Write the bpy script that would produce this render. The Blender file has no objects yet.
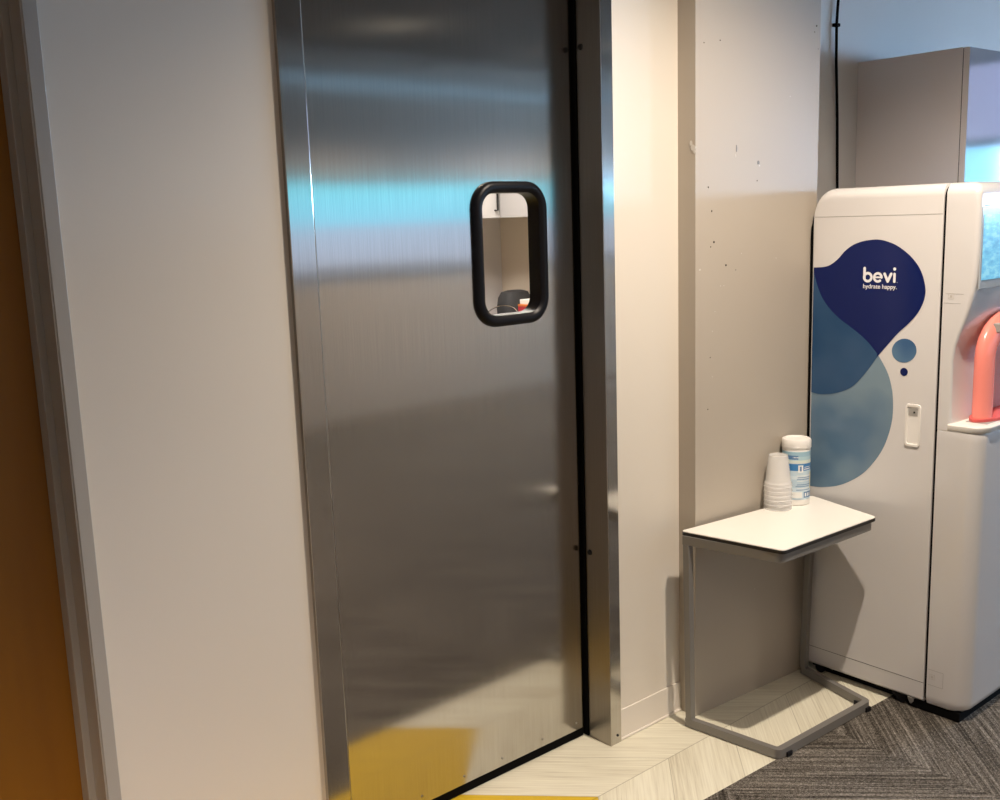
import bpy, bmesh, math, random
from mathutils import Vector, Matrix
random.seed(7)
C = bpy.context.scene.collection
SC = bpy.context.scene
PI = math.pi

# ------------------------------------------------------------------ camera
cam = bpy.data.cameras.new('camera'); cam_o = bpy.data.objects.new('camera', cam); C.objects.link(cam_o)
F_PX = 1020.76
cam.sensor_fit = 'HORIZONTAL'; cam.sensor_width = 36.0; cam.lens = F_PX / 1000 * 36.0; cam.clip_start = 0.02
pit, rol, yaw = math.radians(10.055), math.radians(-1.934), math.radians(40.029)
fw = Vector((math.sin(yaw)*math.cos(pit), math.cos(yaw)*math.cos(pit), -math.sin(pit)))
rt = Vector((math.cos(yaw), -math.sin(yaw), 0)); up = rt.cross(fw)
rt2 = rt*math.cos(rol) + up*math.sin(rol); up2 = -rt*math.sin(rol) + up*math.cos(rol)
M = Matrix((rt2, up2, -fw)).transposed().to_4x4(); M.translation = Vector((0, -2.027, 1.6))
cam_o.matrix_world = M
SC.camera = cam_o

# ------------------------------------------------------------------ world and exposure
SC.view_settings.view_transform = 'Standard'; SC.view_settings.look = 'None'
SC.view_settings.exposure = 0.0; SC.view_settings.gamma = 1.0; SC.view_settings.use_curve_mapping = False
w = bpy.data.worlds.new('world'); SC.world = w; w.use_nodes = True
w.node_tree.nodes['Background'].inputs[0].default_value = (0.55, 0.75, 1, 1)
w.node_tree.nodes['Background'].inputs[1].default_value = 1.0

CEIL = 2.95
WARM = (1.0, 0.85, 0.70); WARMER = (1.0, 0.79, 0.66)
# recessed downlights, first placed from table shadows, rest added as fill: x, y, watts, cone degrees, blend, radius
DOWNLIGHTS = [(2.17, -1.04, 290, 130, 0.9, 0.03), (0.2, -2.7, 560, 120, 1.0, 0.06), (4.6, -2.2, 50, 110, 0.7, 0.05),
              (-1.2, -1.8, 220, 105, 0.5, 0.05), (4.3, -3.9, 330, 128, 0.9, 0.05), (6.3, -4.0, 330, 128, 0.9, 0.05), (1.0, -4.2, 250, 95, 0.5, 0.05)]
SIDE_WINDOW_POWER = 88.0
FRONT_WINDOW_POWER = 2.0

# ------------------------------------------------------------------ materials
def nodes(m):
    m.use_nodes = True; nt = m.node_tree
    return nt, nt.nodes['Principled BSDF']
def mat(name, col, rough=0.5, metal=0.0, coat=0.0, spec=0.5, trans=0.0, emit=None, estr=0.0, alpha=1.0, ior=1.5, sss=0):
    m = bpy.data.materials.new(name); nt, p = nodes(m)
    p.inputs['Base Color'].default_value = (*col, 1); p.inputs['Roughness'].default_value = rough
    p.inputs['Metallic'].default_value = metal; p.inputs['Coat Weight'].default_value = coat
    p.inputs['Specular IOR Level'].default_value = spec; p.inputs['Transmission Weight'].default_value = trans
    p.inputs['IOR'].default_value = ior
    if emit: p.inputs['Emission Color'].default_value = (*emit, 1); p.inputs['Emission Strength'].default_value = estr
    p.inputs['Alpha'].default_value = alpha
    return m
def N(nt, t, **kw):
    n = nt.nodes.new(t)
    for k, v in kw.items(): setattr(n, k, v)
    return n
def L(nt, a, b): nt.links.new(a, b)
def math_n(nt, op, a, b=None, c=None):
    n = N(nt, 'ShaderNodeMath', operation=op)
    for i, v in enumerate((a, b, c)):
        if v is None: continue
        if isinstance(v, (int, float)): n.inputs[i].default_value = v
        else: L(nt, v, n.inputs[i])
    return n.outputs[0]
def noise(nt, vec, scale, detail=3, rough=0.5, dim='3D'):
    n = N(nt, 'ShaderNodeTexNoise', noise_dimensions=dim)
    n.inputs['Scale'].default_value = scale; n.inputs['Detail'].default_value = detail; n.inputs['Roughness'].default_value = rough
    if vec is not None: L(nt, vec, n.inputs['Vector' if dim != '1D' else 'W'])
    return n.outputs[0]
def ramp(nt, fac, stops):
    r = N(nt, 'ShaderNodeValToRGB'); e = r.color_ramp.elements
    e[0].position, e[0].color = stops[0][0], (*stops[0][1], 1); e[1].position, e[1].color = stops[-1][0], (*stops[-1][1], 1)
    for pos, c in stops[1:-1]:
        k = e.new(pos); k.color = (*c, 1)
    L(nt, fac, r.inputs[0]); return r.outputs[0]
def bump(nt, p, h, strength, dist=0.001):
    b = N(nt, 'ShaderNodeBump'); b.inputs['Strength'].default_value = strength; b.inputs['Distance'].default_value = dist
    L(nt, h, b.inputs['Height']); L(nt, b.outputs[0], p.inputs['Normal'])
def coords(nt):
    g = N(nt, 'ShaderNodeNewGeometry'); s = N(nt, 'ShaderNodeSeparateXYZ'); L(nt, g.outputs['Position'], s.inputs[0])
    return g.outputs['Position'], s.outputs[0], s.outputs[1], s.outputs[2]
def comb(nt, x, y, z):
    c = N(nt, 'ShaderNodeCombineXYZ')
    for i, v in enumerate((x, y, z)):
        if isinstance(v, (int, float)): c.inputs[i].default_value = v
        else: L(nt, v, c.inputs[i])
    return c.outputs[0]

def wall_paint(name, col, rough=0.55, spec=0.35):
    m = mat(name, col, rough, spec=spec); nt, p = nodes(m); pos, x, y, z = coords(nt)
    n1 = noise(nt, pos, 1.3, 2); c = ramp(nt, n1, [(0.3, tuple(v*0.97 for v in col)), (0.7, col)])
    L(nt, c, p.inputs['Base Color']); bump(nt, p, noise(nt, pos, 260, 2), 0.12, 0.0006)
    return m
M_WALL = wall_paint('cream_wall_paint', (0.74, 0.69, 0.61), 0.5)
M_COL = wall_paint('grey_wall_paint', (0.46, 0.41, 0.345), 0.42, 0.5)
M_ALC = wall_paint('pale_alcove_paint', (0.66, 0.62, 0.57), 0.5)
M_BASE = mat('baseboard_paint', (0.76, 0.71, 0.64), 0.4)
M_FRAME = mat('grey_door_frame_paint', (0.40, 0.38, 0.345), 0.4)
M_CEIL = mat('charcoal_ceiling', (0.13, 0.088, 0.06), 0.8)
M_FAR = wall_paint('taupe_far_wall', (0.46, 0.40, 0.33), 0.6)
M_BACK = wall_paint('warm_back_room_paint', (0.86, 0.75, 0.62), 0.6)
M_BACKG = wall_paint('grey_back_room_paint', (0.60, 0.57, 0.56), 0.6)

def brushed(name, col, rough, aniso, grain=1.0):
    m = mat(name, col, rough, 1.0); nt, p = nodes(m); pos, x, y, z = coords(nt)
    p.inputs['Anisotropic'].default_value = aniso
    t = N(nt, 'ShaderNodeTangent', direction_type='RADIAL', axis='Z'); L(nt, t.outputs[0], p.inputs['Tangent'])
    p.inputs['Anisotropic Rotation'].default_value = 0.25 if ANI_ROT else 0.0
    h = math_n(nt, 'ADD', x, y)
    fine = noise(nt, comb(nt, math_n(nt, 'MULTIPLY', h, 420), 0, math_n(nt, 'MULTIPLY', z, 5)), 1.0, 3)
    c = ramp(nt, fine, [(0.3, tuple(v*0.93 for v in col)), (0.7, tuple(min(1, v*1.05) for v in col))]); L(nt, c, p.inputs['Base Color'])
    r = N(nt, 'ShaderNodeMapRange'); r.inputs[3].default_value = rough*0.85; r.inputs[4].default_value = rough*1.15
    L(nt, fine, r.inputs[0]); L(nt, r.outputs[0], p.inputs['Roughness'])
    # sheet metal is never quite flat: very gentle horizontal waves
    wv = noise(nt, comb(nt, math_n(nt, 'MULTIPLY', h, 0.5), 0, math_n(nt, 'MULTIPLY', z, 4.0)), 1.0, 2)
    bump(nt, p, wv, 0.22, 0.004*grain)
    return m
ANI_ROT = False
M_STEEL = brushed('brushed_stainless_sheet', (0.52, 0.50, 0.47), 0.13, 0.9)
M_CASE = brushed('brushed_stainless_casing', (0.50, 0.48, 0.45), 0.14, 0.9, 0.5)
M_REVEAL = brushed('dull_shaded_reveal', (0.36, 0.33, 0.29), 0.36, 0.5, 0.3)  # rougher steel, its colour also darkened for the reveal's shade
M_BLACK = mat('black_rubber', (0.004, 0.004, 0.006), 0.4, spec=0.25)
M_BLACKM = mat('matt_black', (0.003, 0.003, 0.003), 0.9, spec=0.08)
M_SCREW = mat('screw_steel', (0.35, 0.33, 0.30), 0.3, 1.0)
M_DSCREW = mat('dark_bolt', (0.02, 0.02, 0.02), 0.4, 0.6)
def glass():
    m = mat('clear_pane', (1, 1, 1), 0.0, trans=1.0, ior=1.0, spec=0.1); return m
M_GLASS = glass()

def orange_mat():
    m = mat('orange_stained_door', (0.36, 0.15, 0.008), 0.42); nt, p = nodes(m); pos, x, y, z = coords(nt)
    n = noise(nt, comb(nt, math_n(nt, 'MULTIPLY', x, 9), 0, math_n(nt, 'MULTIPLY', z, 0.7)), 1, 3)
    L(nt, ramp(nt, n, [(0.3, (0.25, 0.10, 0.004)), (0.7, (0.34, 0.145, 0.008))]), p.inputs['Base Color'])
    return m
M_ORANGE = orange_mat()

def plank_mat():
    m = mat('pale_chevron_planks', (0.7, 0.64, 0.5), 0.38); nt, p = nodes(m); pos, x, y, z = coords(nt)
    v = math_n(nt, 'ADD', y, 0.176); W = 0.46
    tri = math_n(nt, 'PINGPONG', v, W)                       # distance from the chevron seams
    q = math_n(nt, 'ADD', x, tri); s = math_n(nt, 'SUBTRACT', x, tri)
    band = math_n(nt, 'FLOOR', math_n(nt, 'DIVIDE', v, W))
    qi = math_n(nt, 'DIVIDE', math_n(nt, 'SUBTRACT', q, 1.864), 0.298)
    idx = math_n(nt, 'FLOOR', qi)
    off = math_n(nt, 'ADD', math_n(nt, 'MULTIPLY', idx, 7.31), math_n(nt, 'MULTIPLY', band, 3.7))
    streak = noise(nt, comb(nt, math_n(nt, 'MULTIPLY', q, 120), math_n(nt, 'MULTIPLY', s, 3.2), off), 1.0, 4, 0.6)
    broad = noise(nt, comb(nt, math_n(nt, 'MULTIPLY', q, 9), math_n(nt, 'MULTIPLY', s, 0.8), off), 1.0, 2)
    g = math_n(nt, 'ADD', math_n(nt, 'MULTIPLY', streak, 0.65), math_n(nt, 'MULTIPLY', broad, 0.35))
    pale = ramp(nt, g, [(0.32, (0.52, 0.48, 0.37)), (0.44, (0.67, 0.64, 0.51)), (0.62, (0.78, 0.76, 0.62))])
    yel = ramp(nt, g, [(0.3, (0.55, 0.36, 0.02)), (0.6, (0.66, 0.45, 0.03))])
    isy = math_n(nt, 'LESS_THAN', q, 1.864)
    mx = N(nt, 'ShaderNodeMix', data_type='RGBA'); L(nt, isy, mx.inputs[0]); L(nt, pale, mx.inputs[6]); L(nt, yel, mx.inputs[7])
    fr = math_n(nt, 'FRACT', qi)
    e1 = math_n(nt, 'LESS_THAN', fr, 0.010)
    e2 = math_n(nt, 'LESS_THAN', tri, 0.0015)
    e3 = math_n(nt, 'GREATER_THAN', tri, W-0.0015)
    ln = math_n(nt, 'MULTIPLY', math_n(nt, 'MAXIMUM', e1, math_n(nt, 'MAXIMUM', e2, e3)), 0.45)
    m2 = N(nt, 'ShaderNodeMix', data_type='RGBA'); L(nt, ln, m2.inputs[0]); L(nt, mx.outputs[2], m2.inputs[6]); m2.inputs[7].default_value = (0.12, 0.09, 0.05, 1)
    L(nt, m2.outputs[2], p.inputs['Base Color']); bump(nt, p, streak, 0.15, 0.0006)
    return m
M_PLANK = plank_mat()
def carpet_mat():
    m = mat('grey_chevron_carpet', (0.15, 0.13, 0.11), 0.95, spec=0.1); nt, p = nodes(m); pos, x, y, z = coords(nt)
    W = 0.5; tri = math_n(nt, 'PINGPONG', math_n(nt, 'SUBTRACT', x, 2.65), W)
    q = math_n(nt, 'SUBTRACT', y, tri); s = math_n(nt, 'ADD', y, tri)
    side = math_n(nt, 'FLOOR', math_n(nt, 'DIVIDE', math_n(nt, 'SUBTRACT', x, 2.65), W))
    l1 = noise(nt, comb(nt, math_n(nt, 'MULTIPLY', q, 85), math_n(nt, 'MULTIPLY', s, 1.6), math_n(nt, 'MULTIPLY', side, 5.3)), 1.0, 3, 0.65)
    l2 = noise(nt, comb(nt, math_n(nt, 'MULTIPLY', q, 16), math_n(nt, 'MULTIPLY', s, 1.0), math_n(nt, 'MULTIPLY', side, 9.1)), 1.0, 2)
    fib = noise(nt, pos, 330, 2, 0.8)
    mid = noise(nt, pos, 110, 2, 0.6)
    g = math_n(nt, 'ADD', math_n(nt, 'ADD', math_n(nt, 'MULTIPLY', l1, 0.34), math_n(nt, 'MULTIPLY', l2, 0.12)), math_n(nt, 'ADD', math_n(nt, 'MULTIPLY', fib, 0.40), math_n(nt, 'MULTIPLY', mid, 0.14)))
    c = ramp(nt, g, [(0.41, (0.018, 0.015, 0.012)), (0.49, (0.085, 0.075, 0.062)), (0.56, (0.21, 0.19, 0.165)), (0.63, (0.42, 0.385, 0.34))])
    L(nt, c, p.inputs['Base Color']); bump(nt, p, fib, 0.7, 0.004)
    return m
M_CARPET = carpet_mat()

M_PLASTIC = mat('white_gloss_plastic', (0.67, 0.655, 0.645), 0.30, coat=0.25)
M_PLASTIC2 = mat('white_front_plastic', (0.67, 0.655, 0.645), 0.22, coat=0.4)
M_WHITE = mat('bright_white_plastic', (0.84, 0.82, 0.78), 0.3)
M_GREYP = mat('grey_plastic', (0.36, 0.35, 0.33), 0.4)
M_SEAM = mat('dark_seam', (0.04, 0.03, 0.03), 0.6)
M_NAVY = mat('navy_vinyl', (0.004, 0.012, 0.095), 0.16, spec=0.3)
def vinyl(name, c1, c2):
    m = mat(name, c1, 0.22); nt, p = nodes(m); pos, x, y, z = coords(nt)
    L(nt, ramp(nt, noise(nt, pos, 6.0, 1.5), [(0.35, c1), (0.65, c2)]), p.inputs['Base Color']); return m
M_MID = vinyl('mid_blue_vinyl', (0.010, 0.060, 0.155), (0.030, 0.085, 0.185))
M_LIGHT = vinyl('pale_blue_vinyl', (0.10, 0.18, 0.28), (0.20, 0.29, 0.36))
M_BUBBLE = vinyl('bubble_blue_vinyl', (0.045, 0.12, 0.26), (0.15, 0.27, 0.38))
M_INK = mat('white_ink', (0.85, 0.85, 0.88), 0.3)
def screen_mat():
    m = mat('lit_screen', (0.02, 0.05, 0.08), 0.15); nt, p = nodes(m); pos, x, y, z = coords(nt)
    wv = noise(nt, comb(nt, math_n(nt, 'MULTIPLY', x, 22), 0, math_n(nt, 'MULTIPLY', z, 60)), 1.0, 4, 0.6)
    L(nt, ramp(nt, wv, [(0.35, (0.16, 0.48, 0.78)), (0.5, (0.22, 0.66, 0.92)), (0.6, (0.36, 0.80, 0.97))]), p.inputs['Emission Color'])
    p.inputs['Emission Strength'].default_value = 0.8; return m
M_SCREEN = screen_mat()
M_BEZEL = mat('glossy_cyan_grey_cover', (0.42, 0.46, 0.50), 0.12, coat=0.5)
M_CORAL = mat('translucent_coral', (0.92, 0.30, 0.24), 0.22, trans=0.15, coat=0.3, emit=(1.0, 0.25, 0.18), estr=0.12)
M_CORALD = mat('deep_coral_base', (0.62, 0.10, 0.09), 0.5)
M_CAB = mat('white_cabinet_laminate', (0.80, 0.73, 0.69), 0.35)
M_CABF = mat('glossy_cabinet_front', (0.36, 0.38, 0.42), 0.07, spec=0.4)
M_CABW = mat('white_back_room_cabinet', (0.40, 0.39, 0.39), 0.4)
M_TTOP = mat('white_table_laminate', (0.86, 0.84, 0.78), 0.35)
M_TEDGE = mat('black_table_edge', (0.012, 0.010, 0.009), 0.5)
M_TFRAME = mat('grey_powder_coat', (0.22, 0.21, 0.195), 0.42, metal=0.25)
M_CUP = mat('translucent_cup_plastic', (0.97, 0.96, 0.94), 0.16, alpha=0.40, spec=0.8)
def label_mat():
    m = mat('wipes_label', (0.4, 0.6, 0.75), 0.35); nt, p = nodes(m)
    tc = N(nt, 'ShaderNodeTexCoord'); s = N(nt, 'ShaderNodeSeparateXYZ'); L(nt, tc.outputs['Object'], s.inputs[0]); z = s.outputs[2]
    zr = math_n(nt, 'DIVIDE', z, 0.2)
    r = N(nt, 'ShaderNodeValToRGB'); r.color_ramp.interpolation = 'CONSTANT'; e = r.color_ramp.elements
    st = [(0.0, (.80, .80, .76)), (.07, (.52, .66, .76)), (.12, (.62, .74, .82)), (.30, (.50, .64, .74)), (.44, (.66, .76, .82)), (.50, (.55, .68, .76)), (.585, (.05, .22, .50)), (.70, (.70, .76, .70)), (.76, (.45, .64, .70)), (.82, (.35, .55, .66))]
    e[0].position, e[0].color = st[0][0], (*st[0][1], 1); e[1].position, e[1].color = st[-1][0], (*st[-1][1], 1)
    for a_, c_ in st[1:-1]: k = e.new(a_); k.color = (*c_, 1)
    L(nt, zr, r.inputs[0])
    L(nt, r.outputs[0], p.inputs['Base Color']); return m
M_LABEL = label_mat()
M_LINE = mat('label_ink', (0.10, 0.22, 0.42), 0.5)
M_RED = mat('red_box_card', (0.50, 0.03, 0.05), 0.5); M_PINK = mat('lilac_box_card', (0.45, 0.38, 0.55), 0.5); M_ORNG = mat('orange_box_card', (0.7, 0.20, 0.05), 0.5)
M_DGREY = mat('dark_grey_fabric', (0.035, 0.035, 0.037), 0.8)
M_CHROME = mat('chrome', (0.75, 0.75, 0.75), 0.12, 1.0)
M_COUNTER = mat('dark_worktop', (0.09, 0.085, 0.08), 0.4)
M_WFRAME = mat('window_frame_grey', (0.25, 0.25, 0.25), 0.5)
def emis(name, col, s):
    m = bpy.data.materials.new(name); m.use_nodes = True; nt = m.node_tree; nt.nodes.clear()
    e = nt.nodes.new('ShaderNodeEmission'); e.inputs[0].default_value = (*col, 1); e.inputs[1].default_value = s
    o = nt.nodes.new('ShaderNodeOutputMaterial'); nt.links.new(e.outputs[0], o.inputs[0]); return m
M_SKY_SIDE = emis('added_side_daylight', (0.42, 0.66, 1.0), SIDE_WINDOW_POWER)
def front_window_mat():
    m = emis('added_front_daylight', (1, 1, 1), FRONT_WINDOW_POWER); nt = m.node_tree; pos, x, y, z = coords(nt)
    r = N(nt, 'ShaderNodeMapRange'); r.inputs[1].default_value = 1.28; r.inputs[2].default_value = 1.93; L(nt, z, r.inputs[0])
    # bright cyan over paler lilac, tinted for the bands reflected in the door
    L(nt, ramp(nt, r.outputs[0], [(0.0, (0.42, 0.48, 0.62)), (0.44, (0.40, 0.52, 0.72)), (0.52, (0.25, 0.68, 0.95)), (1.0, (0.22, 0.80, 1.0))]), [n for n in nt.nodes if n.type == 'EMISSION'][0].inputs[0])
    return m
M_SKY_FRONT = front_window_mat()
M_LAMP = emis('lamp_lens', (1.0, 0.85, 0.65), 8.0)
M_STRIP = emis('cool_strip_lens', (0.35, 0.6, 0.85), 1.3)

# ------------------------------------------------------------------ mesh helpers
def obj(name, bm, m, parent=None, smooth=False, loc=None):
    me = bpy.data.meshes.new(name); bmesh.ops.recalc_face_normals(bm, faces=bm.faces); bm.to_mesh(me); bm.free()
    for mm in (m if isinstance(m, (list, tuple)) else [m]): me.materials.append(mm)
    if smooth:
        for f in me.polygons: f.use_smooth = True
        try: me.set_sharp_from_angle(angle=math.radians(38))
        except Exception: pass
    o = bpy.data.objects.new(name, me); C.objects.link(o)
    if loc: o.location = loc
    if parent:
        o.parent = parent
        if parent.location.length or parent.rotation_euler.z:
            o.matrix_parent_inverse = Matrix.LocRotScale(parent.location, parent.rotation_euler, None).inverted()
    return o
def tag(o, label=None, cat=None, group=None, kind=None):
    if label: o['label'] = label
    if cat: o['category'] = cat
    if group: o['group'] = group
    if kind: o['kind'] = kind
    return o
def empty(name, loc, label, cat, group=None):
    o = bpy.data.objects.new(name, None); C.objects.link(o); o.location = loc; o.empty_display_size = 0.1
    return tag(o, label, cat, group)
def struct(name, bm, m, parent=None, label=None):
    o = obj(name, bm, m, parent); o['kind'] = 'structure'
    if label: o['label'] = label
    return o
def box(bm, x0, x1, y0, y1, z0, z1, bev=0.0, seg=2, mi=0):
    r = bmesh.ops.create_cube(bm, size=1.0, matrix=Matrix.Translation(((x0+x1)/2, (y0+y1)/2, (z0+z1)/2)) @ Matrix.Diagonal((x1-x0, y1-y0, z1-z0, 1)))
    vs = r['verts']; fs = {f for v in vs for f in v.link_faces}
    for f in fs: f.material_index = mi
    if bev:
        es = list({e for v in vs for e in v.link_edges})
        bmesh.ops.bevel(bm, geom=es, offset=bev, segments=seg, affect='EDGES', profile=0.5)
    return bm
def B(x0, x1, y0, y1, z0, z1, bev=0.0, seg=2): return box(bmesh.new(), x0, x1, y0, y1, z0, z1, bev, seg)
def prism(bm, poly, z0, z1, mi=0):
    lo = [bm.verts.new((x, y, z0)) for x, y in poly]; hi = [bm.verts.new((x, y, z1)) for x, y in poly]; n = len(poly)
    fs = [bm.faces.new(hi), bm.faces.new(lo[::-1])] + [bm.faces.new((lo[i], lo[(i+1) % n], hi[(i+1) % n], hi[i])) for i in range(n)]
    for f in fs: f.material_index = mi
    return bm
def loft(bm, secs, cap=True):
    rows = [[bm.verts.new(p) for p in s] for s in secs]; n = len(secs[0])
    for a_, b_ in zip(rows, rows[1:]):
        for i in range(n): bm.faces.new((a_[i], a_[(i+1) % n], b_[(i+1) % n], b_[i]))
    if cap: bm.faces.new(rows[0][::-1]); bm.faces.new(rows[-1])
    return bm
def lathe(bm, prof, cx, cy, seg=40, cap=True):
    secs = [[(cx+r*math.cos(2*PI*i/seg), cy+r*math.sin(2*PI*i/seg), z) for i in range(seg)] for r, z in prof]
    return loft(bm, secs, cap)
def tube(bm, pts, r, seg=10, cap=True, flat=1.0):
    pts = [Vector(p) for p in pts]; secs = []; nrm = None
    for i, p in enumerate(pts):
        t = (pts[min(i+1, len(pts)-1)] - pts[max(i-1, 0)]).normalized()
        if nrm is None: nrm = t.cross(Vector((0, 1, 0)) if abs(t.y) < 0.9 else Vector((1, 0, 0))).normalized()
        nrm = (nrm - t*nrm.dot(t)).normalized(); b_ = t.cross(nrm); rr = r[i] if isinstance(r, (list, tuple)) else r
        secs.append([p + nrm*rr*math.cos(2*PI*k/seg) + b_*rr*flat*math.sin(2*PI*k/seg) for k in range(seg)])
    return loft(bm, secs, cap)
def disc_x(bm, x, cy, cz, ry, rz, th=0.0004, seg=40):
    a_ = [bm.verts.new((x, cy+ry*math.cos(2*PI*i/seg), cz+rz*math.sin(2*PI*i/seg))) for i in range(seg)]
    b_ = [bm.verts.new((x-th, v.co.y, v.co.z)) for v in a_]
    bm.faces.new(a_); bm.faces.new(b_[::-1])
    for i in range(seg): bm.faces.new((a_[i], a_[(i+1) % seg], b_[(i+1) % seg], b_[i]))
    return bm
def poly_x(bm, x, yz, th=0.0004):
    a_ = [bm.verts.new((x, y, z)) for y, z in yz]; b_ = [bm.verts.new((x-th, y, z)) for y, z in yz]; n = len(yz)
    bm.faces.new(a_); bm.faces.new(b_[::-1])
    for i in range(n): bm.faces.new((a_[i], a_[(i+1) % n], b_[(i+1) % n], b_[i]))
    bmesh.ops.triangulate(bm, faces=[f for f in bm.faces if len(f.verts) > 4])
    return bm
def smooth_poly(p, closed=True, sub=4):
    out = []; n = len(p); rng = range(n if closed else n-1)
    for i in rng:
        g = lambda k: p[k % n] if closed else p[max(0, min(n-1, k))]
        a_, b_, c_, d_ = g(i-1), g(i), g(i+1), g(i+2)
        for s in range(sub):
            t = s/sub
            out.append(tuple(0.5*(2*b_[k] + (c_[k]-a_[k])*t + (2*a_[k]-5*b_[k]+4*c_[k]-d_[k])*t*t + (3*b_[k]-a_[k]-3*c_[k]+d_[k])*t**3) for k in (0, 1)))
    if not closed: out.append(tuple(p[-1]))
    return out
def rrect(cx, cz, w_, h_, r, seg=8):
    out = []
    for sx, sz, a0 in ((1, 1, 0), (-1, 1, 90), (-1, -1, 180), (1, -1, 270)):
        for k in range(seg+1):
            an = math.radians(a0 + 90*k/seg); out.append((cx+sx*(w_/2-r)+r*math.cos(an), cz+sz*(h_/2-r)+r*math.sin(an)))
    return out
def slanted(p0, p1, t, z0, z1):
    """vertical slab whose front runs p0 -> p1 and is t deep behind it"""
    d = (Vector(p1)-Vector(p0)).normalized(); n = Vector((-d.y, d.x))*t
    return prism(bmesh.new(), [p0, p1, (p1[0]+n.x, p1[1]+n.y), (p0[0]+n.x, p0[1]+n.y)], z0, z1)

# ------------------------------------------------------------------ the setting
XL, XR, YF = -3.0, 10.0, -5.0
def edge_y(x): return -0.388 - (x-2.064)*0.0394
struct('floor', prism(bmesh.new(), [(XL, edge_y(XL)), (XR, edge_y(XR)), (XR, 3.2), (XL, 3.2)], -0.05, 0.0), M_PLANK, label='pale chevron plank floor with a yellow patch by the steel door')
struct('floor_carpet', prism(bmesh.new(), [(XL, YF-0.1), (XR, YF-0.1), (XR, edge_y(XR)), (XL, edge_y(XL))], -0.05, 0.0015), M_CARPET, label='dark grey chevron patterned carpet floor')
struct('ceiling', B(XL-0.1, XR+0.1, YF-0.1, 3.2, CEIL, CEIL+0.1), M_CEIL)
DX0, DX1, DTOP = 1.173, 2.091, 2.45
OX0, OX1, OTOP = -0.35, 0.603, 2.45
bm = bmesh.new()
box(bm, XL, OX0, 0, 0.16, 0, CEIL); box(bm, OX1, DX0-0.0, 0, 0.16, 0, CEIL); box(bm, DX1, 2.44, 0, 0.16, 0, CEIL)
box(bm, OX0, OX1, 0, 0.16, OTOP, CEIL); box(bm, DX0, DX1, 0, 0.16, DTOP, CEIL); box(bm, 2.44, 3.0, 0.0, 0.16, 0, CEIL)
struct('wall_back', bm, M_WALL, label='cream wall on both sides of the steel door')
C0, C1 = (2.425, -0.066), (3.0, -0.104)
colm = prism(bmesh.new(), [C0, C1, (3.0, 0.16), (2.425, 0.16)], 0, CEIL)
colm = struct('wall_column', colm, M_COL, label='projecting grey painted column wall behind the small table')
struct('wall_alcove', B(3.0, XR, 0.13, 0.19, 0, CEIL), M_ALC, label='wall behind the drink machine and the tall cabinet')
# chips and nail holes in the column's plaster
def ycol(x): return C0[1] + (x-C0[0])*(C1[1]-C0[1])/(C1[0]-C0[0])
M_CHIP = mat('torn_plaster', (0.62, 0.60, 0.56), 0.8); M_HOLE = mat('nail_hole', (0.03, 0.025, 0.02), 0.9); M_SCUFF = mat('grey_scuff', (0.20, 0.20, 0.20), 0.7)
def chip(x, z, r, m, h=1.0):
    b_ = bmesh.new(); n = 9; y = ycol(x)
    a_ = [(x+r*random.uniform(.7, 1.2)*math.cos(2*PI*i/n), z+r*h*random.uniform(.7, 1.2)*math.sin(2*PI*i/n)) for i in range(n)]
    f = [b_.verts.new((p, y-0.0008, q)) for p, q in a_]; g = [b_.verts.new((p, y+0.001, q)) for p, q in a_]
    b_.faces.new(f); b_.faces.new(g[::-1])
    for i in range(n): b_.faces.new((f[i], g[i], g[(i+1) % n], f[(i+1) % n]))
    return obj('plaster_chip', b_, m, colm)
for x, z, r, k, h in ((2.705, 1.745, .0065, 2, 1), (2.71, 1.735, .003, 0, 1), (2.604, 1.785, .0025, 2, 5), (2.60, 1.765, .002, 0, 3), (2.46, 2.082, .002, 1, 1), (2.529, 2.093, .002, 1, 1),
        (3.0-.02, 2.169, .003, 1, 1), (2.97, 2.15, .002, 1, 1), (2.99, 2.10, .002, 2, 1), (2.854, 1.948, .0025, 0, .6), (2.48, 1.672, .0025, 1, 1), (2.70, 1.69, .002, 1, 1), (2.495, 1.602, .0025, 1, 1),
        (2.505, 1.51, .004, 1, .8), (2.491, 1.496, .002, 1, 1), (2.559, 1.438, .003, 1, 1), (2.604, 1.421, .002, 2, 1), (2.535, 1.376, .002, 0, 1), (2.55, 1.376, .002, 0, 1), (2.796, 1.448, .002, 0, 1),
        (2.444, 1.43, .004, 0, 1), (2.51, 1.30, .002, 0, 1), (2.50, 1.24, .002, 0, 1), (2.49, 1.16, .002, 1, 1), (2.50, 1.10, .002, 0, 1), (2.48, 1.0, .002, 1, 1), (2.63, 1.47, .002, 0, 1), (2.71, .36, .002, 0, 1), (2.915, .43, .002, 1, 1)):
    chip(x, z, r, (M_CHIP, M_HOLE, M_SCUFF)[k], h)
bm = bmesh.new()
for (cy, cz, r, h) in ((-.057, 1.787, .010, .9), (-.050, 1.80, .006, 1.6), (-.066+.004, 1.775, .005, 1.1)):
    n = 8; f = [bm.verts.new((2.4238, cy+r*random.uniform(.6, 1.1)*math.cos(2*PI*i/n), cz+r*h*random.uniform(.6, 1.2)*math.sin(2*PI*i/n))) for i in range(n)]
    g = [bm.verts.new((2.426, v.co.y, v.co.z)) for v in f]; bm.faces.new(f); bm.faces.new(g[::-1])
    for i in range(n): bm.faces.new((f[i], g[i], g[(i+1) % n], f[(i+1) % n]))
obj('plaster_chip', bm, M_CHIP, colm)
# baseboards
def baseboard(name, x0, x1):
    b_ = bmesh.new(); box(b_, x0, x1, -0.006, 0, 0, 0.099, 0.002); box(b_, x0, x1, -0.011, -0.004, 0.0, 0.008, 0.002)
    return struct(name, b_, M_BASE)
baseboard('baseboard_back', 2.137, 2.4245)
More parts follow.
